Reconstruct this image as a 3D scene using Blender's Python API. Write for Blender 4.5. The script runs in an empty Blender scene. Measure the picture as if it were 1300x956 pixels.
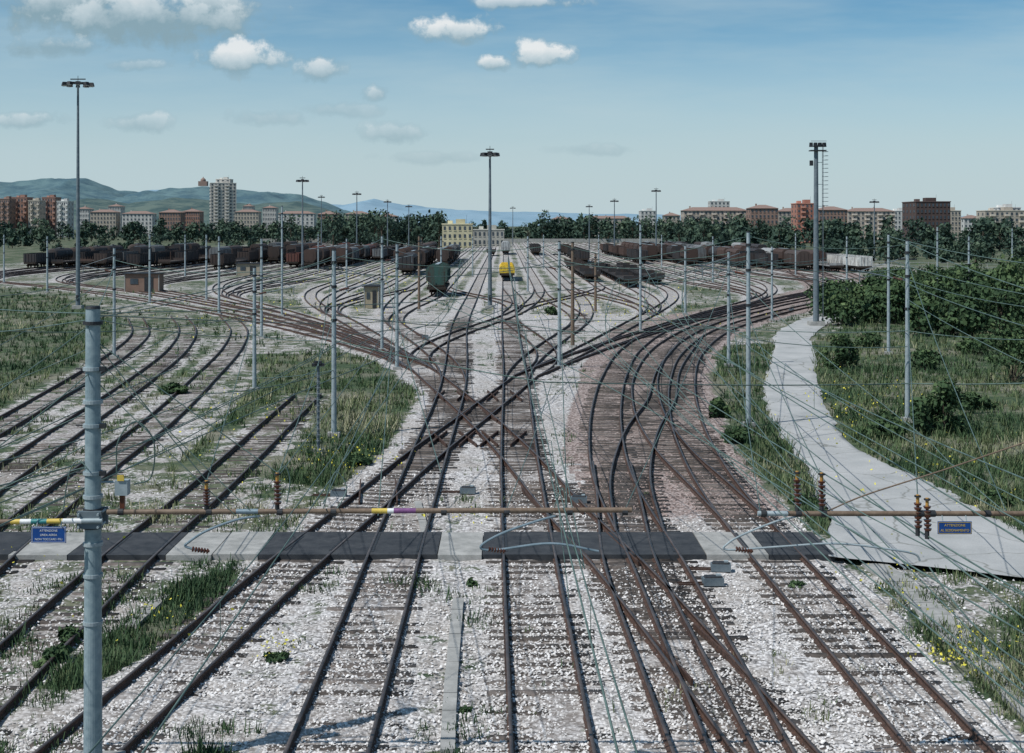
import bpy, math, random
import numpy as np
from mathutils import Vector, kdtree, Quaternion
random.seed(7); rng=np.random.default_rng(7)
scene=bpy.context.scene
F=1700.0; H=9.8; CX=640.0; HV=285.0
def G(u,v):
    k=H/(v-HV); return ((u-CX)*k, F*k)
def P(u,v,Y): return ((u-CX)*Y/F, Y, H-(v-HV)*Y/F)

# ---------------- materials ----------------
def new_mat(name):
    m=bpy.data.materials.new(name); m.use_nodes=True
    nt=m.node_tree; b=nt.nodes['Principled BSDF']; b.inputs['Specular IOR Level'].default_value=0.3; return m,nt,b
def N(nt,t,**kw):
    n=nt.nodes.new(t)
    for k,v in kw.items(): setattr(n,k,v)
    return n
def noise(nt,scale,detail=4,rough=0.6,coord=None,w=None):
    n=N(nt,'ShaderNodeTexNoise'); n.inputs['Scale'].default_value=scale
    n.inputs['Detail'].default_value=detail; n.inputs['Roughness'].default_value=rough
    if coord is not None: nt.links.new(coord,n.inputs['Vector'])
    return n.outputs['Fac']
def ramp(nt,fac,stops,interp='LINEAR'):
    r=N(nt,'ShaderNodeValToRGB'); r.color_ramp.interpolation=interp
    e=r.color_ramp.elements
    while len(e)<len(stops): e.new(0.5)
    for i,(p,c) in enumerate(stops):
        e[i].position=p
        if not hasattr(c,'__len__'): c=(c,c,c)
        e[i].color=(c[0],c[1],c[2],1)
    nt.links.new(fac,r.inputs[0]); return r.outputs['Color']
def mix(nt,fac,a,b,mode='MIX'):
    m=N(nt,'ShaderNodeMix',data_type='RGBA',blend_type=mode)
    for s,val in ((0,fac),(6,a),(7,b)):
        if isinstance(val,(int,float)):
            m.inputs[s].default_value=val if s==0 else (val,val,val,1)
        elif hasattr(val,'__len__'): m.inputs[s].default_value=(val[0],val[1],val[2],1)
        else: nt.links.new(val,m.inputs[s])
    return m.outputs[2]
def M(nt,op,a,b=None,c=None,clamp=False):
    m=N(nt,'ShaderNodeMath',operation=op); m.use_clamp=clamp
    for i,val in enumerate((a,b,c)):
        if val is None: continue
        if isinstance(val,(int,float)): m.inputs[i].default_value=val
        else: nt.links.new(val,m.inputs[i])
    return m.outputs[0]
def objco(nt): return N(nt,'ShaderNodeTexCoord').outputs['Object']
def simple(name,c1,c2,scale=3.0,rough=0.8,metal=0.0,detail=3,bump=0.0):
    m,nt,b=new_mat(name); co=objco(nt)
    f=noise(nt,scale,detail,0.65,co)
    col=ramp(nt,f,[(0.3,c1),(0.7,c2)])
    nt.links.new(col,b.inputs['Base Color'])
    b.inputs['Roughness'].default_value=rough; b.inputs['Metallic'].default_value=metal
    if bump:
        bp=N(nt,'ShaderNodeBump'); bp.inputs['Strength'].default_value=bump; bp.inputs['Distance'].default_value=0.02
        nt.links.new(noise(nt,scale*8,3,0.6,co),bp.inputs['Height']); nt.links.new(bp.outputs[0],b.inputs['Normal'])
    return m
def attr(nt,name):
    a=N(nt,'ShaderNodeAttribute'); a.attribute_name=name; return a

m_galv=simple('galvanised_steel',(0.22,0.27,0.29),(0.36,0.41,0.43),4,0.6,0.2)
m_mast=simple('mast_paint',(0.09,0.12,0.14),(0.16,0.19,0.21),3,0.6,0.1)
m_near=simple('near_mast_paint',(0.15,0.21,0.24),(0.29,0.36,0.38),7,0.5,0.1,6)
m_dark=simple('dark_metal',(0.018,0.02,0.024),(0.045,0.047,0.05),6,0.6,0.2)
m_rail=simple('rusty_rail',(0.030,0.020,0.017),(0.095,0.052,0.038),9,0.8,0.0)
m_rtop=simple('rail_head',(0.04,0.036,0.038),(0.13,0.10,0.088),1.5,0.45,0.3)
m_sleep=simple('sleeper_wood',(0.028,0.025,0.023),(0.10,0.083,0.074),6,0.95,0,5)
m_sleepc=simple('sleeper_weathered',(0.06,0.052,0.047),(0.19,0.16,0.145),5,0.95,0,5)
m_asph=simple('asphalt',(0.020,0.024,0.030),(0.055,0.058,0.063),2.2,0.95,0,8,0.3)
m_conc=simple('concrete',(0.20,0.20,0.19),(0.38,0.37,0.35),2.0,0.9,0,8,0.3)
m_tube=simple('brown_tube',(0.11,0.075,0.052),(0.20,0.145,0.105),8,0.6)
m_yel=simple('yellow_paint',(0.48,0.34,0.06),(0.62,0.46,0.10),5,0.5)
m_oran=simple('orange_band',(0.32,0.16,0.04),(0.5,0.28,0.07),5,0.5)
m_white=simple('white_paint',(0.55,0.56,0.56),(0.75,0.75,0.75),5,0.5)
m_purple=simple('purple_paint',(0.13,0.05,0.14),(0.22,0.09,0.22),5,0.5)
m_teal=simple('teal_paint',(0.03,0.17,0.17),(0.06,0.25,0.26),5,0.5)
m_blue=simple('blue_sign_paint',(0.008,0.045,0.19),(0.012,0.07,0.26),4,0.4)
m_insul=simple('insulator_porcelain',(0.07,0.025,0.018),(0.15,0.055,0.03),6,0.25)
m_wire=simple('wire_copper_patina',(0.05,0.085,0.075),(0.13,0.19,0.17),2,0.6,0.1)
m_bluegrey=simple('arm_blue_grey',(0.12,0.17,0.2),(0.22,0.28,0.32),5,0.5,0.2)

# ---------------- mesh builder ----------------
class MB:
    def __init__(s): s.v=[]; s.f=[]; s.m=[]; s.mats=[]
    def mi(s,m):
        if m not in s.mats: s.mats.append(m)
        return s.mats.index(m)
    def box(s,c,d,m,rz=0.0,taper=1.0):
        k=s.mi(m); n=len(s.v); cr,sr=math.cos(rz),math.sin(rz)
        for z in (-1,1):
            t=taper if z>0 else 1
            for x,y in ((-1,-1),(1,-1),(1,1),(-1,1)):
                a=x*d[0]/2*t; b=y*d[1]/2*t
                s.v.append((c[0]+a*cr-b*sr,c[1]+a*sr+b*cr,c[2]+z*d[2]/2))
        for f in ((3,2,1,0),(4,5,6,7),(0,1,5,4),(1,2,6,5),(2,3,7,6),(3,0,4,7)):
            s.f.append(tuple(n+i for i in f)); s.m.append(k)
    def cyl(s,p0,p1,r0,r1=None,m=None,n=10,cap=True):
        if r1 is None: r1=r0
        k=s.mi(m); p0=Vector(p0); p1=Vector(p1); d=(p1-p0).normalized()
        a=d.cross(Vector((0,0,1)))
        if a.length<1e-3: a=Vector((1,0,0))
        a.normalize(); b=d.cross(a); b0=len(s.v)
        for p,r in ((p0,r0),(p1,r1)):
            for i in range(n):
                t=2*math.pi*i/n; q=p+a*math.cos(t)*r+b*math.sin(t)*r; s.v.append(tuple(q))
        for i in range(n):
            j=(i+1)%n; s.f.append((b0+i,b0+j,b0+n+j,b0+n+i)); s.m.append(k)
        if cap:
            s.f.append(tuple(b0+i for i in reversed(range(n)))); s.m.append(k)
            s.f.append(tuple(b0+n+i for i in range(n))); s.m.append(k)
    def path(s,pts,r,m,n=8):
        for a,b in zip(pts[:-1],pts[1:]): s.cyl(a,b,r,r,m,n)
    def prism(s,prof,y0,y1,m):
        k=s.mi(m); n=len(prof); b=len(s.v)
        for y in (y0,y1):
            for x,z in prof: s.v.append((x,y,z))
        for i in range(n):
            j=(i+1)%n; s.f.append((b+i,b+j,b+n+j,b+n+i)); s.m.append(k)
        s.f.append(tuple(b+i for i in reversed(range(n)))); s.m.append(k)
        s.f.append(tuple(b+n+i for i in range(n))); s.m.append(k)
    def mesh(s,name,smooth=False):
        me=bpy.data.meshes.new(name); me.from_pydata(s.v,[],s.f)
        for m in s.mats: me.materials.append(m)
        me.polygons.foreach_set('material_index',s.m)
        me.update(); return me
    def obj(s,name,loc=(0,0,0),rz=0):
        o=bpy.data.objects.new(name,s.mesh(name)); scene.collection.objects.link(o)
        o.location=loc; o.rotation_euler=(0,0,rz); return o
def np_mesh(name,V,Q,mats,mi=None,attrs=None,smooth=False):
    me=bpy.data.meshes.new(name); V=np.asarray(V,np.float32); Q=np.asarray(Q,np.int32)
    me.vertices.add(len(V)); me.vertices.foreach_set('co',V.ravel())
    k=Q.shape[1]
    me.loops.add(Q.size); me.loops.foreach_set('vertex_index',Q.ravel())
    me.polygons.add(len(Q)); me.polygons.foreach_set('loop_start',np.arange(0,Q.size,k,dtype=np.int32))
    for m in mats: me.materials.append(m)
    if mi is not None: me.polygons.foreach_set('material_index',np.asarray(mi,np.int32))
    if smooth: me.polygons.foreach_set('use_smooth',np.ones(len(Q),bool))
    me.update(calc_edges=True)
    for an,av in (attrs or {}).items():
        a=me.attributes.new(an,'FLOAT','POINT'); a.data.foreach_set('value',np.asarray(av,np.float32))
    o=bpy.data.objects.new(name,me); scene.collection.objects.link(o); return o
_lat=rng.random((256,256))
def vn(x,y,s):
    x=np.asarray(x)*s+500.3; y=np.asarray(y)*s+700.7
    xi=np.floor(x).astype(int); yi=np.floor(y).astype(int); fx=x-xi; fy=y-yi
    fx=fx*fx*(3-2*fx); fy=fy*fy*(3-2*fy)
    g=lambda a,b:_lat[a%256,b%256]
    return (g(xi,yi)*(1-fx)+g(xi+1,yi)*fx)*(1-fy)+(g(xi,yi+1)*(1-fx)+g(xi+1,yi+1)*fx)*fy
def inpoly(x,y,poly):
    r=np.zeros(x.shape,bool); n=len(poly)
    for i in range(n):
        x1,y1=poly[i]; x2,y2=poly[(i+1)%n]
        if y1==y2: continue
        c=((y1>y)!=(y2>y))&(x<(x2-x1)*(y-y1)/(y2-y1)+x1); r^=c
    return r
def sstep(a,b,x):
    t=np.clip((x-a)/(b-a),0,1); return t*t*(3-2*t)

# ---------------- tracks ----------------
def resample(pts,step=0.6,smooth=5.0):
    pts=[np.array(p,float) for p in pts]
    out=[]
    P_=[2*pts[0]-pts[1]]+pts+[2*pts[-1]-pts[-2]]
    for i in range(1,len(P_)-2):
        p0,p1,p2,p3=P_[i-1:i+3]
        for t in np.linspace(0,1,24,endpoint=False):
            out.append(0.5*((2*p1)+(-p0+p2)*t+(2*p0-5*p1+4*p2-p3)*t*t+(-p0+3*p1-3*p2+p3)*t**3))
    out.append(pts[-1]); out=np.array(out)
    d=np.r_[0,np.cumsum(np.linalg.norm(np.diff(out,axis=0),axis=1))]
    n=max(4,int(d[-1]/step)); s=np.linspace(0,d[-1],n)
    c=np.c_[np.interp(s,d,out[:,0]),np.interp(s,d,out[:,1])]
    w=int(smooth/step)
    if w>1 and n>3*w:
        pad=np.r_[2*c[0]-c[w:0:-1],c,2*c[-1]-c[-2:-w-2:-1]]
        k=np.ones(w)/w
        c=np.c_[np.convolve(pad[:,0],k,'same'),np.convolve(pad[:,1],k,'same')][w:w+n]
    return c
def hermite(p0,t0,p1,t1,n=30):
    L=math.hypot(p1[0]-p0[0],p1[1]-p0[1]); r=[]
    for t in np.linspace(0,1,n):
        h=(2*t**3-3*t*t+1,t**3-2*t*t+t,-2*t**3+3*t*t,t**3-t*t)
        r.append((h[0]*p0[0]+h[1]*t0[0]*L+h[2]*p1[0]+h[3]*t1[0]*L, h[0]*p0[1]+h[1]*t0[1]*L+h[2]*p1[1]+h[3]*t1[1]*L))
    return r
tracks=[]
def back(pts):
    (x0,y0),(x1,y1)=pts[0],pts[1]; k=(x1-x0)/(y1-y0); return [(x0-k*(y0-6),6)]+pts
def img(l): return [G(u,v) for u,v in l]
BX=lambda j:0.5+4.8*j
A=back(img([(449,865),(500,712),(545,580),(573,500)])); B=back(img([(690,865),(672,712),(659,580),(654,480)]))
tracks.append((A+[(-3.4,95)]+[(-4.3,130),(-4.3,180),(-4.3,260),(-4.3,700)],'main'))
tracks.append((B+[(0.6,110),(0.5,150),(0.5,250),(0.5,700)],'main'))
TL=back(img([(213,865),(352,740),(470,640),(540,580),(605,530),(668,480)]))
TR=back(img([(905,868),(850,800),(782,720),(715,650),(660,585),(605,530),(540,474)]))
tracks.append((TL,'main')); tracks.append((TR,'main'))
E=back(img([(905,865),(830,712),(790,640),(775,600),(769,560),(770,520),(780,480),(802,445),(845,418),(915,396),(1000,378),(1060,362)]))+[(66,285),(67.7,340),(67.7,700)]
Ft=back(img([(1120,865),(985,712),(925,640),(893,590),(872,540),(866,490),(880,450),(920,420),(985,399),(1050,384),(1110,368)]))+[(71,285),(72.5,340),(72.5,700)]
Gt=img([(955,675),(905,625),(850,570),(822,520),(822,475),(850,438),(905,410),(980,390),(1040,372)])+[(58,270),(62.9,330),(62.9,700)]
Ht=img([(812,680),(800,610),(815,550),(840,510),(850,470),(880,430)])
tracks+= [(E,'pink'),(Ft,'pink'),(Gt,'pink'),(Ht,'pink')]
L1=back(img([(20,850),(165,712),(270,620),(345,548),(392,503)]))
L2=back(img([(-70,760),(0,700),(120,600),(205,535),(262,480),(294,445),(303,420),(288,402)]))
L3=img([(-160,740),(-60,655),(15,600),(100,540),(185,480),(226,445),(238,420),(226,402)])
L4=img([(-200,680),(-110,610),(-10,550),(75,500),(150,452),(178,425),(172,405)])
tracks+= [(L1,'weed'),(L2,'weed'),(L3,'weed'),(L4,'weed')]
tracks.append((back(img([(868,880),(832,800),(797,712),(786,640),(776,590)])),'main'))
NL=(G(540,474)); NR=(G(668,480))
def fan(neck,hd,js,Yg,xg=None,mag=.9):
    xc=np.mean([BX(j) for j in js]) if xg is None else xg
    sgn=np.sign(xc); hx=xc*0.84
    slope=sgn*(0.10+abs(xc)/125)
    hdg=np.array([slope,1.0]); hdg/=np.linalg.norm(hdg)
    stem=hermite(neck,np.array(hd)*mag,(hx,Yg),hdg*0.95)
    first=True
    for j in js:
        e=hermite((hx,Yg),hdg,(BX(j),Yg+60+abs(xc)*0.25),(0,1.0),16)
        body=[(BX(j),y) for y in (Yg+90+abs(xc)*0.25,Yg+200,720)]
        tracks.append(((stem if first else [])+ (e[1:] if first else e)+body,'fan')); first=False
dl=np.array([-0.22,0.97]); dr=np.array([0.27,0.96])
fan(NL,dl,[-22,-21,-20,-19],222,None,.5); fan(NL,dl,[-18,-17,-16,-15],212,None,.75); fan(NL,dl,[-14,-13,-12,-11],195,None,.95)
fan(NL,dl,[-10,-9,-8,-7],172,None,1.05); fan(NL,dl,[-6,-5,-4,-3],142)
fan((-3.1,82),(-0.03,1),[-2,-3],125); fan((0.7,82),(0.03,1),[1,2],125)
fan(NR,dr,[2,3,4,5],140); fan(NR,dr,[6,7,8,9],168,None,1.0); fan(NR,dr,[10,11,12,13],195,None,.8)
fan(NR,dr,[-2,0],150,1.0); fan(NL,dl,[3,1],150,2.0)
RAILP=np.array([(-.07,.04),(.07,.04),(.07,.055),(.012,.07),(.012,.15),(.036,.16),(.036,.2),(-.036,.2),(-.036,.16),(-.012,.15),(-.012,.07),(-.07,.055)])
samples=[]; cls=[]
for ti,(pts,kind) in enumerate(tracks):
    pts=[tuple(p) for p in pts]
    c=resample(pts,0.6,5.0 if kind!='fan' else 8)
    cls.append((c,kind))
    t=np.gradient(c,axis=0); t/=np.linalg.norm(t,axis=1)[:,None]; nrm=np.c_[t[:,1],-t[:,0]]
    for i in range(0,len(c),2): samples.append((c[i,0],c[i,1],{'main':0,'pink':1,'weed':2,'fan':3}[kind]))
    V=[];Q=[];MI=[];nv=0; dz=(ti%9)*0.0017
    far=c[:,1]>190
    idx=[i for i in range(len(c)) if (not far[i]) or i%10==0]
    if idx[-1]!=len(c)-1: idx.append(len(c)-1)
    idx=np.array(idx)
    for off in (-.7535,.7535):
        base=c[idx]+nrm[idx]*off; pn=nrm[idx]; m=len(RAILP)
        prof=RAILP
        X=base[:,None,0]+pn[:,None,0]*prof[None,:,0]; Y=base[:,None,1]+pn[:,None,1]*prof[None,:,0]
        Z=np.broadcast_to(prof[None,:,1]+dz,X.shape)
        V.append(np.stack([X,Y,Z],-1).reshape(-1,3))
        r=np.arange(len(idx)-1)[:,None]*m; k=np.arange(m)[None,:]; k2=(k+1)%m
        q=np.stack([r+k,r+k2,r+m+k2,r+m+k],-1).reshape(-1,4)+nv
        Q.append(q); mi=np.zeros((len(idx)-1,m),int); mi[:,6]=1; MI.append(mi.ravel()); nv+=len(idx)*m
    lim={'main':140,'pink':150,'weed':120,'fan':150}[kind]
    si=[i for i in range(0,len(c)) if c[i,1]<lim and c[i,1]>14]
    if si:
        si=np.array(si); n=len(si); j=rng.normal(0,.03,(n,2))
        cc=c[si]+j; tt=t[si]; nn=nrm[si]; a=rng.normal(0,.02,n)[:,None]; tt2=tt+nn*a; nn2=nn-tt*a
        hl=1.25+rng.normal(0,.06,n)[:,None]; hw=0.125
        zt=0.046+rng.normal(-.004,.011,n)+dz*0.3-(0.026 if kind in('fan',) else 0.012 if kind=='weed' else 0)
        vs=[]
        for z in (-.1,None):
            for sx,sy in ((-1,-1),(1,-1),(1,1),(-1,1)):
                p=cc+nn2*hl*sx+tt2*hw*sy
                vs.append(np.c_[p,(np.full(n,z) if z is not None else zt)])
        vs=np.stack(vs,1).reshape(-1,3); V.append(vs)
        b=np.arange(n)[:,None]*8+nv
        fs=np.array([(4,5,6,7),(0,1,5,4),(1,2,6,5),(2,3,7,6),(3,0,4,7)])
        q=(b[:,None,:]+fs[None]).reshape(-1,4); Q.append(q)
        MI.append(np.repeat(np.where(rng.random(n)<0.3,3,2),5)); nv+=n*8
    np_mesh('railway_track',np.concatenate(V),np.concatenate(Q),[m_rail,m_rtop,m_sleep,m_sleepc],np.concatenate(MI))
mb=MB()
def check(u,v,du,dv,off,L=4.0):
    x,y=G(u,v); x2,y2=G(u+du,v+dv); d=np.array([x2-x,y2-y]); d/=np.linalg.norm(d)
    mb.box((x+off,y,0.12),(0.05,L,0.145),m_rail,math.atan2(-d[0],d[1]))
for u,v in ((605,530),(640,560),(575,560),(640,505),(572,505)):
    for o in (-.66,.66): check(u,v,-30,-25,o); check(u,v,30,-25,o)
for u,v in ((760,700),(700,640),(480,628),(880,835)):
    for o in (-.66,.66): check(u,v,0 if u<600 else -30,-30,o)
mb.obj('check_rails')

kd=kdtree.KDTree(len(samples))
for i,s in enumerate(samples): kd.insert((s[0],s[1],0),i)
kd.balance()
WPOLY=img([(100,956),(300,740),(420,640),(500,560),(530,510),(522,470),(470,432),(400,402),(840,398),(770,420),(738,450),(735,520),(738,600),(900,630),(1000,700),(1180,865),(1250,956)])
LPOLY=img([(-300,760),(-300,600),(100,600),(300,600),(500,640),(400,690),(330,720),(200,730)])
LPOLY3=img([(60,620),(180,520),(260,460),(330,470),(300,520),(200,610)])
LPOLY2=img([(-300,956),(-300,720),(330,722),(200,800),(100,956)])
GPOLY=img([(150,800),(230,740),(300,722),(300,745),(200,830),(100,880),(40,880)])
FANP=[(-20,100),(-60,180),(-125,260),(-125,720),(95,720),(95,300),(60,190),(25,110)]
PPOLY=img([(735,470),(738,560),(742,640),(790,700),(880,700),(960,690),(940,640),(900,590),(880,540),(885,470),(920,430),(1000,402),(1080,385),(1110,362),(1060,358),(940,384),(850,400),(780,415)])
ROAD_ROWS=[((1064,395),(1080,400)),((1020,405),(1055,410)),((989,421),(1028,430)),((981,445),(1035,452)),((974,470),(1038,480)),((970,500),(1046,510)),((981,535),(1066,545)),((1000,565),(1102,578)),((1026,600),(1168,608)),((1040,640),(1245,650)),((1050,680),(1318,690)),((1046,714),(1345,744))]
RPOLY=[G(*r[0]) for r in ROAD_ROWS]+[G(*r[1]) for r in reversed(ROAD_ROWS)]
RIGHTP=img([(1000,720),(1100,716),(1345,744),(1500,760),(1500,960),(1300,960)])
def masks(x,y):
    n=len(x); d=np.empty(n); kind=np.empty(n,int)
    for i in range(n):
        if y[i]<760 and abs(x[i])<135:
            co,ix,ds=kd.find((x[i],y[i],0)); d[i]=ds; kind[i]=samples[ix][2]
        else: d[i]=99; kind[i]=0
    weed=kind==2
    bal=(1-sstep(1.2,2.6,d))*np.where(weed,0.50,np.where(kind==3,0.74,0.92))
    w=inpoly(x,y,WPOLY); bal=np.maximum(bal,np.where(w,np.where(y<45,0.80,0.70),0))
    bal=np.maximum(bal,np.where(inpoly(x,y,LPOLY),0.58,0)); bal=np.maximum(bal,np.where(inpoly(x,y,LPOLY2),0.62,0)); bal=np.maximum(bal,np.where(inpoly(x,y,LPOLY3),0.47,0))
    bal=np.maximum(bal,np.where(inpoly(x,y,FANP),0.41,0))
    bal=np.where(inpoly(x,y,GPOLY)&(d>1.1),.25,bal)
    bal=np.maximum(bal,np.where(inpoly(x,y,PPOLY),0.76,0)); bal=np.maximum(bal,np.where(inpoly(x,y,RIGHTP),0.38,0))
    bal=bal+(vn(x,y,0.12)-0.5)*0.34
    pink=np.where(inpoly(x,y,PPOLY),1.0,0)*sstep(39,50,y)
    pink=np.maximum(pink,np.where((kind==1)&(d<2.3),sstep(39,50,y)*(1-sstep(1.6,2.3,d)),0))
    inner=(1-sstep(0.55,0.95,d))*np.where(kind==3,.5,np.where(np.abs(x-.7)<1.2,1.0,.75))
    return bal,pink,inner,d
ys=list(np.arange(-60,14,4.0)); y=14.0
while y<420: ys.append(y); y+=max(0.2,0.0062*y)
while y<9000: ys.append(y); y*=1.06
ys=np.array(ys); nx=560; tt=np.linspace(-1,1,nx)
tt=np.sign(tt)*(0.35*np.abs(tt)+0.65*np.abs(tt)**2.2)
wid=90+0.75*np.abs(ys)+0.0004*ys**2*(ys>400)
GX=(tt[None,:]*wid[:,None]); GY=np.repeat(ys[:,None],nx,1)
xf=GX.ravel(); yf=GY.ravel()
bal,pink,inner,dist=masks(xf,yf)
z=0.036+(vn(xf,yf,2.6)-.5)*.055+(vn(xf,yf,.45)-.5)*.05
z=np.where(dist<1.15,z-0.010,z)
z=np.where(dist>1.6,z-0.01+(vn(xf,yf,1.1)-.5)*.05,z)
z=np.clip(z,-0.06,0.07)
z=np.where(inpoly(xf,yf,RPOLY),-0.02,z)
nr=len(ys); r=np.arange(nr-1)[:,None]*nx; k=np.arange(nx-1)[None,:]
Q=np.stack([r+k,r+k+1,r+nx+k+1,r+nx+k],-1).reshape(-1,4)

mg,nt,b=new_mat('yard_ground'); co=objco(nt)
aB=attr(nt,'ballast').outputs['Fac']; aP=attr(nt,'pink').outputs['Fac']; aI=attr(nt,'inner').outputs['Fac']
vor=N(nt,'ShaderNodeTexVoronoi'); vor.inputs['Scale'].default_value=11; nt.links.new(co,vor.inputs['Vector'])
sep=N(nt,'ShaderNodeSeparateColor'); nt.links.new(vor.outputs['Color'],sep.inputs[0])
stone=ramp(nt,sep.outputs[0],[(0,(0.20,0.19,0.185)),(0.35,(0.50,0.475,0.465)),(1,(0.72,0.695,0.685))])
gap=ramp(nt,vor.outputs['Distance'],[(0.35,1.0),(0.8,0.4)])
stone=mix(nt,1.0,stone,gap,'MULTIPLY')
pst=ramp(nt,sep.outputs[1],[(0,(0.13,0.095,0.085)),(0.4,(0.29,0.225,0.205)),(1,(0.50,0.425,0.395))])
pst=mix(nt,1.0,pst,gap,'MULTIPLY')
n1=noise(nt,0.8,4,0.65,co); n2=noise(nt,0.18,4,0.6,co); n3=noise(nt,5,3,0.7,co)
stone=mix(nt,ramp(nt,n1,[(0.48,0.0),(0.72,0.75)]),stone,(0.30,0.265,0.235))
stone=mix(nt,ramp(nt,n2,[(0.35,0.35),(0.55,0.0)]),stone,(0.27,0.235,0.20))
pf=M(nt,'MULTIPLY_ADD',M(nt,'SUBTRACT',n3,0.5),0.9,aP); pf=M(nt,'MULTIPLY_ADD',M(nt,'SUBTRACT',pf,0.5),4,0.5,True)
ball=mix(nt,pf,stone,pst)
inn=M(nt,'MULTIPLY',aI,ramp(nt,n3,[(0.32,0.05),(0.62,0.75)]))
ball=mix(nt,inn,ball,(0.13,0.105,0.09))
soil=ramp(nt,n3,[(0.3,(0.14,0.125,0.095)),(0.7,(0.31,0.28,0.225))])
grs=ramp(nt,noise(nt,2.2,4,0.7,co),[(0.3,(0.022,0.038,0.024)),(0.5,(0.052,0.078,0.042)),(0.7,(0.12,0.135,0.075))])
gs=mix(nt,ramp(nt,n2,[(0.45,0.0),(0.65,0.7)]),grs,soil)
mf=M(nt,'MULTIPLY_ADD',M(nt,'SUBTRACT',n1,0.5),1.6,aB)
mf=M(nt,'MULTIPLY_ADD',M(nt,'SUBTRACT',n3,0.5),0.8,mf)
mf=M(nt,'MULTIPLY_ADD',M(nt,'SUBTRACT',mf,0.5),6,0.5,True)
col=mix(nt,mf,gs,ball)
nt.links.new(col,b.inputs['Base Color']); b.inputs['Roughness'].default_value=0.95; b.inputs['Specular IOR Level'].default_value=0.1
np_mesh('ground',np.c_[xf,yf,z],Q,[mg],None,{'ballast':bal,'pink':pink,'inner':inner},True)

# ---------------- foliage helper ----------------
def leafmat(name,cols):
    m,nt,b=new_mat(name); a=attr(nt,'tint').outputs['Fac']
    c=ramp(nt,a,cols); nt.links.new(c,b.inputs['Base Color']); b.inputs['Roughness'].default_value=0.8; b.inputs['Specular IOR Level'].default_value=0.15
    return m
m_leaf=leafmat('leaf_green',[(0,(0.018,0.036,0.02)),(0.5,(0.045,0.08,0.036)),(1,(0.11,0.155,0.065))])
m_leafd=leafmat('leaf_distant',[(0,(0.022,0.042,0.036)),(0.5,(0.045,0.075,0.052)),(1,(0.10,0.135,0.085))])
m_grass=leafmat('grass_blades',[(0,(0.025,0.052,0.028)),(0.4,(0.058,0.10,0.045)),(0.68,(0.13,0.155,0.075)),(1,(0.38,0.35,0.24))])
m_flow=leafmat('yellow_petals',[(0,(0.5,0.46,0.05)),(1,(0.75,0.66,0.12))])
m_bark=simple('bark',(0.04,0.03,0.022),(0.10,0.08,0.06),6,0.9)
def leaves(cent,rad,n,size):
    d=rng.normal(size=(n,3)); d/=np.linalg.norm(d,axis=1)[:,None]
    rr=rng.random(n)**0.35*(0.75+0.4*rng.random(n))
    p=np.array(cent)+d*rr[:,None]*np.array(rad)
    a=rng.normal(size=(n,3)); a/=np.linalg.norm(a,axis=1)[:,None]
    b=np.cross(a,d+0.4*rng.normal(size=(n,3))); b/=np.linalg.norm(b,axis=1)[:,None]+1e-6
    s=size*(0.5+rng.random(n))[:,None]
    q=np.stack([p-a*s,p-b*s*0.6,p+a*s,p+b*s*0.6],1)
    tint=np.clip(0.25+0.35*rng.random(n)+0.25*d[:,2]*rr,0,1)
    return q,np.repeat(tint,4)
def foliage(name,qs,ts,mat,trunk=None):
    V=np.concatenate([q.reshape(-1,3) for q in qs]); T=np.concatenate(ts)
    Qd=np.arange(len(V)).reshape(-1,4); mi=np.zeros(len(Qd),int); mats=[mat,m_bark]
    if trunk is not None and len(trunk.v):
        n0=len(V); tv=np.array(trunk.v); fq=[f for f in trunk.f if len(f)==4]
        V=np.r_[V,tv]; T=np.r_[T,np.zeros(len(tv))]; fq=np.array(fq)+n0
        Qd=np.r_[Qd,fq]; mi=np.r_[mi,np.ones(len(fq),int)]
    return np_mesh(name,V,Qd,mats,mi,{'tint':T})
def tree_parts(x,y,h,w,nl,ls,qs,ts,tr,z0=0,lobes=7,gv=.12):
    tr.cyl((x,y,z0-.3),(x+random.uniform(-.2,.2),y,z0+h*0.55),w*0.03+.05,w*0.015+.03,m_bark,6,False)
    g=random.uniform(-gv,gv)
    for i in range(lobes):
        a=random.uniform(0,6.28); r=random.uniform(0.1,0.5)*w*0.5; zz=z0+h*random.uniform(0.38,0.85)
        cx,cy=x+math.cos(a)*r*1.2,y+math.sin(a)*r
        rw=w*random.uniform(0.18,0.33); rh=min(h*random.uniform(0.13,0.24),rw*1.2)
        tr.cyl((x,y,z0+h*0.35),(cx,cy,zz),.05+w*.008,.02,m_bark,4,False)
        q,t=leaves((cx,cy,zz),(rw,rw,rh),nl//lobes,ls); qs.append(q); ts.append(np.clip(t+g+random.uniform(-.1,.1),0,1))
def shrub(u,v,wpx,hpx,nl=1300,ls=0.12,name='shrub'):
    x,y=G(u,v); s=F/y; w=wpx/s; h=hpx/s; qs=[];ts=[];tr=MB()
    for i in range(13):
        a=random.uniform(0,6.28); r=random.uniform(0,.42)*w
        rz=h*random.uniform(0.14,0.34); zc=random.uniform(rz*0.7,h-rz)*(1-.5*r/(.42*w))
        c=(x+math.cos(a)*r,y+math.sin(a)*r,zc); tr.cyl((x,y,-.1),c,.04,.015,m_bark,4,False)
        q,t=leaves(c,(w*random.uniform(.10,.24),)*2+(rz,),nl//13,ls); q[...,2]=np.maximum(q[...,2],0.0)
        qs.append(q); ts.append(np.clip(t+random.uniform(-.15,.15),0,1))
    foliage(name,qs,ts,m_leaf,tr)
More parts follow.
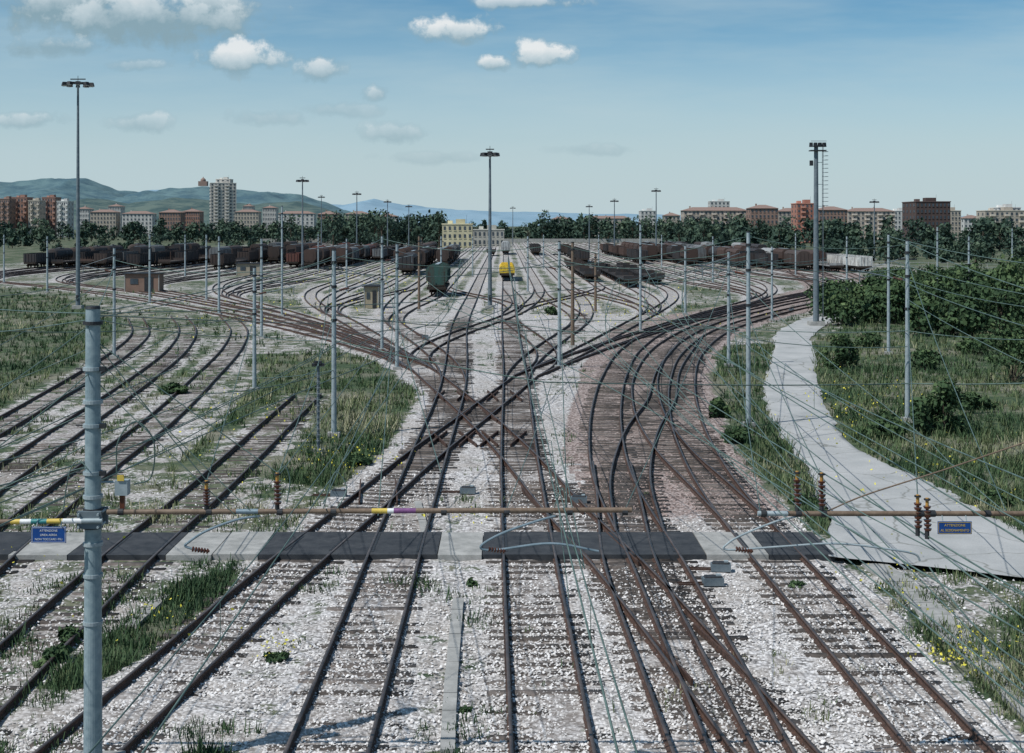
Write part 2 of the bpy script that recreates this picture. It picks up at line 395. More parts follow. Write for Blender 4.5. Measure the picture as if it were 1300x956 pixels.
for a in [(1120,556,72,44),(1198,552,95,78,2800),(1285,485,110,90,2800),(940,562,42,24),(1068,468,50,60,1900),(1105,442,40,26),(1235,520,50,25),(912,530,30,28),(1262,640,50,20),(70,842,60,26,700,.08),(90,815,40,24,500,.07),(352,840,40,14,500,.06),(1020,640,30,14),(590,905,22,10,250,.05),(598,745,16,14,250,.06),(700,400,18,16),(1175,470,60,35),(1245,450,60,40),(220,500,40,14),(455,590,40,16),(1010,745,30,8,200,.05)]:
    shrub(*a)
qs=[];ts=[];tr=MB()
for i in range(100):
    u=random.uniform(1050,1480); v=random.uniform(362,428) if u>1120 else random.uniform(385,418)
    x,y=G(u,v); h=random.uniform(1.8,4.4)*(1+0.6*max(0,(u-1120)/180)); w=random.uniform(3.5,7)
    tree_parts(x,y,h*0.95,w,520,0.22,qs,ts,tr,0,8,.2)
    q,t=leaves((x,y,h*.3),(w*.45,w*.45,h*.33),220,.22); qs.append(q); ts.append(t*0.8)
foliage('shrub_thicket',qs,ts,m_leaf,tr)
qs=[];ts=[];tr=MB()
def belt(n,ulo,uhi,Ylo,Yhi,hlo,hhi,nl=150,ls=0.9):
    for i in range(n):
        Y=random.uniform(Ylo,Yhi); x=(random.uniform(ulo,uhi)-CX)*Y/F; h=random.uniform(hlo,hhi)*random.choice((.75,.9,1,1,1.15))
        tree_parts(x,Y,h,h*random.uniform(.5,1.0),nl,ls*random.uniform(.7,1.1),qs,ts,tr,0,7,.28)
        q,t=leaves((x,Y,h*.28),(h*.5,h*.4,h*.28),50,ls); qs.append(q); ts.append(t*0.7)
belt(120,-200,520,740,900,8,13); belt(70,200,560,700,800,9,15); belt(55,420,560,560,700,11,17)
belt(34,560,700,900,1050,7,12); belt(105,670,1000,720,850,10,16); belt(40,840,960,500,640,8,13)
belt(100,980,1500,480,640,9,13); belt(80,1040,1500,330,420,3,7,170,.5); belt(50,-300,60,520,700,6,10)
belt(60,-200,380,470,560,3,6.5,120,.5)
foliage('distant_tree_belt',qs,ts,m_leafd,tr)

# ---------------- grass + flowers ----------------
def scatter(n,ulo,uhi,vlo,vhi):
    u=rng.uniform(ulo,uhi,n); v=rng.uniform(vlo,vhi,n); k=H/(v-HV); return (u-CX)*k,F*k
x,y=scatter(150000,-120,1420,366,975)
bl,pk,inn_,dd=masks(x,y)
pv=np.clip(0.60-bl+(vn(x,y,1.1)-.5)*.8+(vn(x,y,.3)-.5)*.45,0,1)**1.3
inr=inpoly(x,y,RPOLY); crossing=(y>38.6)&(y<42.3)&(x<12)
keep=(rng.random(len(x))<pv*1.35)&(~inr)&(~crossing)&(dd>0.2)
x=x[keep];y=y[keep];bl=bl[keep]
n=len(x); nb=5
hh=(0.07+0.28*rng.random(n)**2.2)*np.clip(1.25-bl,0.3,1.1)*(0.7+0.8*vn(x,y,.5))*(1+y/200)
ang=rng.uniform(0,6.28,(n,nb)); lean=rng.uniform(.2,.9,(n,nb)); wdt=(0.010+0.00030*y)[:,None]*np.ones((n,nb))
bx=x[:,None]+rng.normal(0,.09,(n,nb)); by=y[:,None]+rng.normal(0,.09,(n,nb)); h2=hh[:,None]*rng.uniform(.5,1.2,(n,nb))
ca,sa=np.cos(ang),np.sin(ang)
p0=np.stack([bx-sa*wdt,by+ca*wdt,np.full_like(bx,-.04)],-1); p1=np.stack([bx+sa*wdt,by-ca*wdt,np.full_like(bx,-.04)],-1)
p2=np.stack([bx+ca*h2*lean+sa*wdt*.3,by+sa*h2*lean,h2+.03],-1); p3=np.stack([bx+ca*h2*lean-sa*wdt*.3,by+sa*h2*lean,h2*.97+.03],-1)
V=np.stack([p0,p1,p2,p3],2).reshape(-1,3)
tint=np.clip(0.62*vn(x,y,.16)+.40*vn(x+40,y,.7)-.06+rng.normal(0,.13,n),0,1); T=np.repeat(tint,nb*4)
np_mesh('grass',V,np.arange(len(V)).reshape(-1,4),[m_grass],None,{'tint':T})
fx=[];fy=[]
for u,v,su,sv,c in [(430,582,40,14,200),(1225,842,30,14,170),(200,790,30,14,60),(390,395,90,18,500),(480,355,60,8,400),(1090,520,40,25,220),(800,395,60,12,260),(1200,600,60,30,120),(350,830,20,8,40),(720,390,40,8,160),(60,700,60,30,40),(1130,745,40,20,50),(590,665,30,8,30),(300,540,60,40,100)]:
    uu=rng.normal(u,su,c); vv=np.maximum(rng.normal(v,sv,c),330); k=H/(vv-HV); fx.append((uu-CX)*k); fy.append(F*k)
fx=np.concatenate(fx); fy=np.concatenate(fy); q,t=leaves((0,0,0),(0.0,0.0,0.0),len(fx),0.03)
q=q*(1+fy/90)[:,None,None]+np.stack([fx,fy,.1+.25*rng.random(len(fx))],-1)[:,None,:]
foliage('yellow_wildflowers',[q],[t],m_flow)
x,y=scatter(65000,-60,1380,600,975); bl,pk,inn_,dd=masks(x,y)
keep=(rng.random(len(x))<np.clip((bl-.35)*2,0,1))&(~inpoly(x,y,RPOLY))&(~((y>38.6)&(y<42.3)&(x<12)))
x=x[keep];y=y[keep];pk=pk[keep]; n=len(x)
o=np.array([(1,0,0),(-1,0,0),(0,1,0),(0,-1,0),(0,0,1),(0,0,-1)],float)
sz=rng.uniform(.022,.05,n)[:,None,None]*rng.uniform(.6,1.3,(n,6,1)); a=rng.uniform(0,6.28,n)
R=np.zeros((n,3,3)); R[:,0,0]=np.cos(a);R[:,0,1]=-np.sin(a);R[:,1,0]=np.sin(a);R[:,1,1]=np.cos(a);R[:,2,2]=.8; R[:,2,0]=.4
V=np.einsum('nij,kj->nki',R,o)*sz+np.stack([x,y,np.full(n,.04)],-1)[:,None,:]
fs=np.array([(0,2,4),(2,1,4),(1,3,4),(3,0,4)])
Qs=(np.arange(n)[:,None,None]*6+fs[None]).reshape(-1,3)
m_st,nt,b=new_mat('loose_stone'); nt.links.new(ramp(nt,attr(nt,'tint').outputs['Fac'],[(0,(.22,.21,.2)),(.4,(.5,.475,.46)),(.9,(.72,.70,.69)),(1,(.3,.23,.21))]),b.inputs['Base Color']); b.inputs['Roughness'].default_value=.9
np_mesh('ballast_stones',V.reshape(-1,3),Qs,[m_st],None,{'tint':np.repeat(np.where(pk>.5,1.0,rng.random(n)*.88),6)})

# ---------------- crossing road and service road ----------------
mr,nt,b=new_mat('old_road'); co=objco(nt)
c=ramp(nt,noise(nt,0.5,6,.6,co),[(.3,(.30,.305,.30)),(.7,(.43,.425,.415))])
c=mix(nt,ramp(nt,noise(nt,20,4,.7,co),[(.4,0.0),(.7,.35)]),c,(.20,.20,.20))
v2=N(nt,'ShaderNodeTexVoronoi',feature='DISTANCE_TO_EDGE'); v2.inputs['Scale'].default_value=.35
wn=N(nt,'ShaderNodeTexNoise'); wn.inputs['Scale'].default_value=1.5; nt.links.new(co,wn.inputs['Vector'])
nt.links.new(mix(nt,.35,co,wn.outputs['Color']),v2.inputs['Vector'])
c=mix(nt,ramp(nt,v2.outputs['Distance'],[(0.0,.7),(.012,0.0)]),c,(.12,.12,.10))
nt.links.new(c,b.inputs['Base Color']); b.inputs['Roughness'].default_value=.9
def cat(pts,n=10):
    pts=[np.array(p) for p in pts]; P_=[2*pts[0]-pts[1]]+pts+[2*pts[-1]-pts[-2]]; out=[]
    for i in range(1,len(P_)-2):
        p0,p1,p2,p3=P_[i-1:i+3]
        for t in np.linspace(0,1,n,endpoint=False): out.append(0.5*((2*p1)+(-p0+p2)*t+(2*p0-5*p1+4*p2-p3)*t*t+(-p0+3*p1-3*p2+p3)*t**3))
    out.append(pts[-1]); return np.array(out)
Lr=cat([G(*r[0]) for r in ROAD_ROWS]); Rr=cat([G(*r[1]) for r in ROAD_ROWS])
cols=14; V=[]
for a,bb in zip(Lr,Rr):
    for i in range(cols+1):
        t=i/cols; p=a*(1-t)+bb*t
        e=1 if i in(0,cols) else 0
        jx=(vn(p[0],p[1],.9)-.5)*.6*e+(vn(p[0],p[1],3.1)-.5)*.25*e
        zz=0.085+0.099*float(sstep(47,42,p[1]))*float(sstep(17,11,p[0])) if p[1]<47 else 0.085
        V.append((p[0]+jx,p[1],zz-(0.05*e if zz<.09 else 0)))
Qr=[(i*(cols+1)+j,(i+1)*(cols+1)+j,(i+1)*(cols+1)+j+1,i*(cols+1)+j+1) for i in range(len(Lr)-1) for j in range(cols)]
x0,y0=G(1318,690);x1,y1=G(1345,744); nv=len(V)
V+=[(x0+.0,y0,.08),(x1,y1,.08),(x1+30,y1-5,.08),(x0+30,y0-5,.08)]; Qr.append((nv,nv+1,nv+2,nv+3))
np_mesh('service_road',V,Qr,[mr])
mb=MB(); yc=(39.0+41.86)/2; wy=2.86
secs=[(-900,-250,m_asph),(-250,-120,m_conc),(-120,32,m_asph),(32,105,m_conc),(105,225,m_asph),(225,338,m_conc),(338,558,m_asph),(558,613,m_conc),(613,888,m_asph),(888,965,m_conc),(965,1046,m_asph)]
for a,bb,m in secs:
    xa=(a-640)/42.1;xb=(bb-640)/42.1
    if m is m_conc:
        k=max(1,int((xb-xa)/1.3)); st=(xb-xa)/k
        for i in range(k): mb.box((xa+(i+.5)*st,yc+random.uniform(-.05,.05),.06),(st-.03,wy,.25+random.uniform(-.006,.004)),m)
    else: mb.box(((xa+xb)/2,yc+random.uniform(-.04,.04),.06),(xb-xa-.02,wy,.25),m)
mb.obj('level_crossing_deck')
mb=MB()
for c,kind in cls[:12]:
    m=(c[:,1]>39.05)&(c[:,1]<41.8)
    if m.sum()>2:
        cc=c[m]
        for o in (-.66,.66):
            for p,q in zip(cc[:-1],cc[1:]):
                mid=(p+q)/2; d=q-p; mb.box((mid[0]+o,mid[1],.1905),(.07,np.linalg.norm(d)*.99,.006),m_dark,math.atan2(-d[0],d[1]))
mb.obj('flangeway_gaps')
def trough(pts,w):
    mb=MB(); pts=cat([G(*p) for p in pts],6)
    d=np.r_[0,np.cumsum(np.linalg.norm(np.diff(pts,axis=0),axis=1))]; s=np.arange(0,d[-1],1.0)
    X=np.interp(s,d,pts[:,0]);Y=np.interp(s,d,pts[:,1])
    for i in range(len(s)-1):
        a=math.atan2(-(X[i+1]-X[i]),Y[i+1]-Y[i]); mb.box(((X[i]+X[i+1])/2,(Y[i]+Y[i+1])/2,.06+random.uniform(-.012,.012)),(w,.97,.12),m_conc,a+random.uniform(-.012,.012))
    mb.obj('cable_trough')
trough([(568,960),(573,865),(583,752)],.28); trough([(1110,720),(1150,750),(1215,812),(1285,880),(1350,945)],.75); trough([(165,800),(222,748)],.3)
trough([(530,640),(545,700)],.25)
def point_motor(u,v):
    x,y=G(u,v); mb=MB(); s=.62
    mb.box((0,0,.16),(.9*s,.5*s,.2),m_mast); mb.box((0,0,.28),(.8*s,.42*s,.05),m_dark,0,.85); mb.box((-.6,.1,.1),(.7,.04,.04),m_rail); mb.box((-.6,-.1,.1),(.7,.04,.04),m_rail)
    mb.box((.15,.0,.32),(.12,.12,.05),m_galv); mb.obj('point_motor',(x,y,0),random.uniform(-.1,.1))
for p in ((430,632),(594,628),(915,727),(1005,395),(540,430),(905,745),(735,640)): point_motor(*p)

# ---------------- masts ----------------
def ins(p0,p1,r,mb):
    p0=Vector(p0);p1=Vector(p1); n=6
    for i in range(n):
        a=p0.lerp(p1,(i+.1)/n); b_=p0.lerp(p1,(i+.6)/n); c_=p0.lerp(p1,(i+1)/n)
        mb.cyl(a,b_,r,r*.75,m_insul,10); mb.cyl(b_,c_,r*.4,r*.4,m_insul,8)
def catenary_mast(u,vb,vt,r=.12,mat=m_galv,arm=0,name='catenary_mast'):
    x,y=G(u,vb); h=H-(vt-HV)*y/F; mb=MB()
    mb.cyl((0,0,-.2),(0,0,h),r*1.15,r*.8,mat,12); mb.box((0,0,.08),(.55,.55,.3),m_conc)
    mb.cyl((0,0,h),(0,0,h+.06),r*.95,r*.95,m_dark,12)
    for k in (.62,.8,.93): mb.cyl((0,0,h*k),(0,0,h*k+.12),r*1.25,r*1.25,m_dark,10)
    mb.box((0,0,h*.9),(.9,.08,.08),m_dark)
    if arm:
        z=h*.78; mb.cyl((0,0,z),(arm*2.4,0,z+.5),.03,.03,m_mast,6); mb.cyl((0,0,z+1.2),(arm*2.2,0,z+.5),.02,.02,m_mast,6)
        ins((arm*.25,0,z+.06),(arm*.7,0,z+.16),.07,mb); mb.cyl((arm*2.3,0,z+.45),(arm*2.3,0,z-.1),.02,.02,m_mast,6)
    mb.obj(name,(x,y,0),random.uniform(-.2,.2)); return x,y,h
for t in [(145,455,315,-1),(190,385,298,0),(278,400,300,0),(323,497,340,1),(332,430,303,0),(358,402,262,0),(424,555,318,1),(485,446,300,1),(504,470,310,0),(710,468,307,-1),(813,422,285,0),(925,466,320,-1),(980,408,313,0),(950,542,295,-1),(1128,450,298,0),(1152,536,306,-1),(1190,378,288,0),(262,382,298,0),(870,400,312,0),(670,372,300,0),(560,366,300,0),(404,345,297,0),(690,342,298,0),(760,348,298,0),(905,360,300,0),(1075,372,300,0),(60,372,300,0),(235,352,298,0),(1230,395,300,0),(5,360,298,0),(440,372,303,0),(600,352,300,0),(1285,350,290,0),(1010,350,296,0),(840,340,298,0)]:
    catenary_mast(t[0],t[1],t[2],arm=t[3],r=.11 if t[1]>400 else .13)
for u,vb,vt in [(727,442,308),(532,395,300),(756,398,322)]: catenary_mast(u,vb,vt,.14,m_tube)
def lamp_mast(u,vb,vt,n=8,r=.22,ring=1.15):
    x,y=G(u,vb); h=H-(vt-HV)*y/F; mb=MB()
    mb.cyl((0,0,-.3),(0,0,h),r,r*.45,m_mast,12); mb.box((0,0,.15),(1.1,1.1,.5),m_conc); mb.box((0,-r,1.3),(.25,.1,.6),m_dark)
    mb.cyl((0,0,h-.1),(0,0,h+.25),.3,.3,m_dark,10)
    for i in range(n):
        a=2*math.pi*i/n; ca,sa=math.cos(a),math.sin(a)
        mb.cyl((0,0,h+.05),(ca*ring,sa*ring,h+.05),.04,.04,m_dark,5)
        b2=2*math.pi*(i+1)/n; mb.cyl((ca*ring,sa*ring,h+.05),(math.cos(b2)*ring,math.sin(b2)*ring,h+.05),.035,.035,m_dark,5)
        mb.box((ca*ring*1.15,sa*ring*1.15,h-.1),(.62,.5,.38),m_dark,a,.7); mb.box((ca*ring*1.15,sa*ring*1.15,h-.31),(.5,.4,.03),m_white,a)
    mb.cyl((0,0,h+.25),(0,0,h+.9),.03,.03,m_dark,5); mb.box((0,0,h+.5),(ring*1.3,.12,.12),m_dark)
    mb.obj('floodlight_mast',(x,y,0))
lamp_mast(99,392,106,10,.27,1.35); lamp_mast(622,392,195,8,.26,.75)
for u,vb,vt in [(384,346,229),(453,328,246),(492,322,256),(519,318,262),(833,330,242),(780,325,255),(748,318,262),(408,318,250),(651,312,264),(1110,330,256)]: lamp_mast(u,vb,vt,8,.24,.9)
def ladder_mast():
    x,y=G(1036,414); h=H-(186-HV)*y/F; mb=MB()
    mb.cyl((0,0,-.3),(0,0,h),.30,.20,m_mast,12); mb.box((0,0,.2),(1.4,1.4,.5),m_conc)
    for s in(-.18,.18): mb.cyl((.65,s,.5),(.65,s,h+.2),.025,.025,m_mast,5)
    for i in range(int(h/.35)): mb.cyl((.65,-.18,.5+i*.35),(.65,.18,.5+i*.35),.015,.015,m_mast,4)
    for i in range(8): zz=1+i*h/8.2; mb.cyl((0,0,zz),(.65,0,zz),.025,.025,m_mast,5)
    for i in range(14):
        zz=h-.5-i*.4
        for k in range(8):
            a=-1.7+k*.48; b2=a+.48; c0=(.85+.32*math.cos(a),.32*math.sin(a),zz); c1=(.85+.32*math.cos(b2),.32*math.sin(b2),zz); mb.cyl(c0,c1,.02,.02,m_mast,4)
    mb.box((.15,0,h-.4),(1.5,1.0,.1),m_dark)
    for zz in(.4,.9): mb.cyl((-.6,-.5,h-.4+zz),(.9,-.5,h-.4+zz),.02,.02,m_dark,4)
    for i in range(4): mb.box((-.55+i*.42,-.3,h+.15),(.32,.3,.42),m_dark,.2*i,.85)
    mb.box((-.45,0,h-1.6),(.3,.3,.5),m_dark)
    mb.obj('ladder_floodlight_mast',(x,y,0))
ladder_mast()
x,y=G(404,577); mb=MB(); h=H-(463-HV)*y/F
mb.cyl((0,0,-.1),(0,0,h),.07,.06,m_mast,8); mb.box((0,0,h),(.5,.3,.12),m_dark); mb.box((0,-.05,h+.1),(.3,.25,.12),m_dark); mb.box((0,0,.1),(.4,.4,.3),m_conc)
for i in range(12): mb.cyl((-.12,-.1,.6+i*.25),(.12,-.1,.6+i*.25),.012,.012,m_mast,4)
mb.obj('signal_post',(x,y,0))

# ---------------- foreground catenary gear ----------------
YN=23.6
mb=MB(); xn=(118-CX)*YN/F; zt=H-(392-HV)*YN/F
mb.cyl((xn,YN,-.2),(xn,YN,zt),.165,.125,m_near,24); mb.cyl((xn,YN,zt),(xn,YN,zt+.05),.135,.12,m_dark,24); mb.box((xn,YN,.1),(.9,.9,.5),m_conc)
for v in (410,468,510,540,600,630,647,668,690,730,790):
    zz=H-(v-HV)*YN/F; mb.cyl((xn,YN,zz-.03),(xn,YN,zz+.03),.172,.172,m_dark if v in(647,668,410) else m_galv,20)
    if v in(468,540,600): mb.box((xn+.19,YN-.05,zz),(.1,.1,.08),m_dark); mb.cyl((xn-.19,YN,zz),(xn-.3,YN,zz),.02,.02,m_dark,6)
zz=H-(657-HV)*YN/F
mb.box((xn,YN-.19,zz),(.42,.08,.30),m_mast); mb.box((xn,YN+.19,zz),(.42,.06,.30),m_mast)
for s in(-.17,.17):
    mb.cyl((xn+s,YN-.30,zz-.11),(xn+s,YN+.27,zz-.11),.022,.022,m_galv,6); mb.cyl((xn+s,YN-.30,zz+.11),(xn+s,YN+.27,zz+.11),.022,.022,m_galv,6)
mb.box((xn+.55,YN-.1,H-(617-HV)*YN/F),(.22,.2,.26),m_galv); mb.box((xn+.55,YN-.21,H-(604-HV)*YN/F),(.12,.03,.1),m_yel)
mb.cyl((xn+.15,YN,H-(612-HV)*YN/F),(xn+.5,YN,H-(612-HV)*YN/F),.02,.02,m_galv,6)
mb.box((xn+.55,YN-.1,H-(638-HV)*YN/F),(.08,.08,.3),m_insul)
mb.obj('catenary_support_mast')
mb=MB()
def tube(u0,u1,v0,v1,m,r=.045): mb.cyl(P(u0,v0,YN-.25),P(u1,v1,YN-.25),r,r,m,14)
for u0,u1,m in [(-120,14,m_tube),(14,26,m_yel),(26,40,m_white),(40,60,m_teal),(60,80,m_yel),(80,104,m_white),(104,130,m_galv)]: tube(u0,u1,664-(u0+120)*.012,664-(u1+120)*.012,m)
for u0,u1,m in [(136,300,m_tube),(300,328,m_bluegrey),(328,472,m_tube),(472,492,m_yel),(492,500,m_white),(500,528,m_purple),(528,802,m_tube)]: tube(u0,u1,650-(u0-136)*.004,650-(u1-136)*.004,m)
for u in (150,262,352,420,560,640,720,790): mb.cyl(P(u,650,YN-.25),P(u+7,650,YN-.25),.06,.06,m_dark,12)
for u0,u1,m in [(962,1000,m_galv),(1000,1070,m_tube),(1070,1430,m_tube)]: tube(u0,u1,652,652,m)
for u in (966,1010,1042,1165,1180,1250): mb.cyl(P(u,652,YN-.25),P(u+7,652,YN-.25),.06,.06,m_dark,12)
for u,v0,v1 in [(262,612,646),(352,602,646),(1012,600,648),(1043,602,648),(1165,630,676),(1177,634,680)]:
    ins(P(u,v0+8,YN-.25),P(u+1,v1-4,YN-.25),.07,mb); mb.cyl(P(u,v0-2,YN-.25),P(u,v0+9,YN-.25),.03,.03,m_oran,8); mb.cyl(P(u,v1-6,YN-.25),P(u,v1+4,YN-.25),.04,.04,m_dark,8)
    mb.cyl(P(u,v0-1,YN-.25),P(u,v0+1,YN-.25),.06,.06,m_dark,8)
def arm(pts,r=.022,m=m_bluegrey):
    c=cat([np.array(P(u,v,YN-.25+dy)) for u,v,dy in pts],6); mb.path([tuple(p) for p in c],r,m,8)
arm([(330,655,0),(300,660,-.1),(262,674,-.2),(240,688,-.3),(236,694,-.3),(258,700,-.3)])
arm([(705,655,0),(680,662,-.1),(640,676,-.2),(614,690,-.3),(612,697,-.3),(632,698,-.3),(700,690,-.3),(760,700,-.3)])
arm([(1010,656,0),(985,662,-.1),(945,678,-.2),(924,690,-.3),(924,698,-.3),(990,694,-.3),(1060,690,-.3),(1120,696,-.3),(1160,703,-.3),(1168,712,-.3)],.018,m_galv)
arm([(1060,664,0),(1085,675,-.1),(1120,700,-.2),(1150,722,-.2)],.016,m_galv)
arm([(1048,650,0),(1100,628,.2),(1200,596,.3),(1300,562,.4),(1420,522,.5)],.014,m_tube)
for u in (244,620,934): ins(P(u,697,YN-.55),P(u+22,700,YN-.55),.05,mb)
arm([(148,600,-.1),(150,560,-.3),(172,535,-.3),(195,560,-.2),(192,605,0),(170,615,0)],.012,m_wire)
arm([(352,600,0),(362,592,0),(368,610,0),(364,640,0)],.01,m_wire); arm([(410,648,0),(425,600,.2),(440,620,.2),(426,650,0)],.01,m_wire)
arm([(80,650,0),(88,600,.1),(100,585,.1),(112,596,0)],.01,m_wire); arm([(700,655,0),(715,620,0),(722,680,0),(742,722,0)],.01,m_wire)
mb.obj('section_insulator_beam')
xr=(1425-CX)*YN/F
mb=MB(); mb.cyl((xr,YN,-.2),(xr,YN,zt),.165,.125,m_near,20); mb.box((xr,YN,.1),(.9,.9,.5),m_conc); mb.box((xr,YN-.17,4.7),(.42,.1,.34),m_dark); mb.obj('catenary_support_mast')
def sign(u,v,w,h,txt,col):
    x,y,z_=P(u,v,YN-.33); emp=bpy.data.objects.new('warning_sign',None); scene.collection.objects.link(emp); emp.location=(x,y,z_)
    b2=MB(); b2.box((0,0,0),(w,.02,h),m_blue); fr=.006
    for zz in(-h/2+.015,h/2-.015): b2.box((0,-.012,zz),(w-.02,.004,fr),col)
    for xx in(-w/2+.013,w/2-.013): b2.box((xx,-.012,0),(fr,.004,h-.04),col)
    for xx in(-w*.35,w*.35): b2.cyl((xx,.0,h/2),(xx,.06,h/2+.12),.01,.01,m_galv,6)
    p=b2.obj('panel'); p.parent=emp
    for i,t in enumerate(txt):
        cu=bpy.data.curves.new('lettering','FONT'); cu.body=t; cu.size=h*.9/len(txt)*.6; cu.align_x='CENTER'; cu.align_y='CENTER'; cu.extrude=.001
        o=bpy.data.objects.new('lettering',cu); scene.collection.objects.link(o); o.data.materials.append(col); o.rotation_euler=(math.pi/2,0,0); o.parent=emp
        o.location=(0,-.0145,h*(.5-(i+.5)/len(txt))*.8)
        bpy.context.view_layer.update(); wd=o.dimensions[0]
        if wd>w*.84: o.scale=(w*.84/wd,1,1)
sign(62,679,.6,.28,['ATTENZIONE','LINEA AEREA','NON TOCCARE I FILI'],m_white); sign(1212,670,.59,.22,['ATTENZIONE','AL SEZIONAMENTO'],m_yel)

# ---------------- overhead wires ----------------
cu=bpy.data.curves.new('overhead_wires','CURVE'); cu.dimensions='3D'; cu.bevel_depth=1.0; cu.bevel_resolution=0; cu.materials.append(m_wire)
def wire(pts,r=.008,sag=0.0,n=12):
    P0=[Vector(p) for p in pts]; out=[]
    for a,b2 in zip(P0[:-1],P0[1:]):
        for i in range(n):
            t=i/n; p=a.lerp(b2,t); p.z-=sag*4*t*(1-t); out.append(p)
    out.append(P0[-1]); s=cu.splines.new('POLY'); s.points.add(len(out)-1)
    for q,p in zip(s.points,out): q.co=(p.x,p.y,p.z,1); q.radius=r*1.45+0.00018*max(0,p.y-25)
W=lambda *l:[P(*p) for p in l]
wire(W((118,400,YN),(485,408,103),(710,405,91),(950,402,65)),.007,.15)
wire(W((424,432,61.7),(690,485,52),(1152,487,66),(1400,482,62)),.014,.1)
wire(W((118,405,YN),(323,425,79),(424,430,61.7)),.007,.2)
wire(W((118,398,YN),(950,330,65)),.006,.5); wire(W((118,430,YN),(352,600,YN)),.007,.02); wire(W((118,430,YN),(262,610,YN)),.007,.02)
wire(W((118,470,YN),(-100,640,20)),.008,.05); wire(W((118,410,YN),(-100,560,20)),.007,.05); wire(W((118,440,YN),(-100,520,30)),.006,.1)
wire(W((118,405,YN),(-100,425,40)),.007,.1); wire(W((118,520,YN),(-100,600,26)),.006,.1); wire(W((118,398,YN),(-100,380,50)),.007,.1)
wire(W((118,405,YN),(145,330,98)),.007,.3); wire(W((323,345,79),(424,325,61.7)),.008,.3); wire(W((424,325,61.7),(950,300,65)),.007,1.0)
wire(W((950,300,65),(1152,310,66)),.007,.4); wire(W((950,330,65),(1152,340,66)),.007,.4); wire(W((710,310,91),(925,322,91)),.008,.7); wire(W((485,303,103),(710,310,91)),.008,.7)
wire(W((1128,300,101),(1400,345,60)),.012,.3); wire(W((1152,308,66),(1400,395,38)),.01,.2); wire(W((1152,360,66),(1400,440,38)),.01,.2); wire(W((1128,330,101),(1400,390,60)),.01,.3)
wire(W((424,330,61.7),(404,465,56)),.006,.02); wire(W((1043,606,YN),(950,400,65)),.007,.15); wire(W((1012,606,YN),(813,330,120)),.007,.3)
wire(W((352,606,YN),(424,400,61.7)),.007,.1); wire(W((262,612,YN),(323,400,79)),.007,.15); wire(W((690,485,52),(722,620,30),(742,722,23)),.008,.02)
wire(W((700,560,33),(722,760,22)),.006,0)
for l,r,s in [([(424,440,61.7),(200,555,35),(-100,640,22)],.010,.1),([(485,420,103),(300,520,50),(-50,690,24)],.009,.15),([(504,430,90),(410,640,24)],.008,.1),([(504,400,90),(352,606,YN)],.007,.1),
 ([(118,398,YN),(485,303,103)],.007,.4),([(118,404,YN),(323,345,79)],.007,.3),([(118,450,YN),(330,660,YN-.3)],.006,.02),([(118,480,YN),(300,655,YN-.3)],.006,.02),([(118,560,YN),(-80,660,YN-1)],.007,.03),([(118,590,YN),(-80,640,YN+3)],.006,.03),
 ([(145,330,98),(323,345,79)],.008,.4),([(145,345,98),(-60,380,70)],.008,.4),([(323,360,79),(485,330,103)],.008,.4),([(424,345,61.7),(710,330,91),(950,325,65)],.008,.6),([(710,350,91),(925,350,91)],.008,.5),
 ([(424,400,61.7),(710,420,91),(925,415,91),(1152,420,66),(1400,430,50)],.009,.2),([(950,345,65),(1128,345,101),(1400,400,50)],.008,.5),([(925,340,91),(1180,560,40),(1400,730,26)],.01,.3),([(1152,380,66),(1400,505,35)],.009,.2),
 ([(950,430,65),(1152,440,66)],.008,.2),([(424,470,61.7),(323,480,79)],.008,.1),([(560,600,24),(485,330,103)],.007,.3),([(480,655,YN),(504,330,90)],.007,.3),([(720,655,YN),(710,330,91)],.007,.3),([(790,655,YN),(925,340,91)],.007,.3),([(640,655,YN),(700,487,52)],.007,.1),([(966,655,YN),(925,360,91)],.007,.2),
 ([(1165,632,YN),(1152,380,66)],.007,.2),([(1280,655,YN),(1152,330,66)],.007,.3),([(0,420,60),(323,400,79)],.008,.4),([(-60,470,50),(145,345,98)],.008,.3),([(-60,600,26),(262,500,50),(424,470,61.7)],.009,.2)]:
    wire(W(*l),r,s)
for u0,v0,Y0,u1,v1,Y1 in [(1310,880,17,925,470,80),(1320,800,18,850,420,100),(1320,700,20,813,380,120),(1120,700,YN,860,500,60),(1330,620,22,950,440,65),(1180,720,YN,1330,860,17),(1310,905,16,760,430,85),(1310,760,19,725,395,110)]:
    wire(W((u0,v0,Y0),(u1,v1,Y1)),.011,.25)
for k,(c,kind) in enumerate(cls[:7]+[cls[8]]):
    m=c[:,1]<(170 if kind!='weed' else 47); cc=c[m][::8]
    if len(cc)<3: continue
    zc=5.05 if k!=2 else 4.95
    ms=[];ct=[]
    for i,p in enumerate(cc):
        ph=(p[1]%45)/45; ms.append((p[0],p[1],zc+.35+.9*(2*ph-1)**2)); ct.append((p[0],p[1],zc))
        if i%2==0: wire([ms[-1],ct[-1]],.003,0,1)
    wire(ms,.007,0,1); wire(ct,.009,0,1)
ow=bpy.data.objects.new('overhead_wires',cu); scene.collection.objects.link(ow)

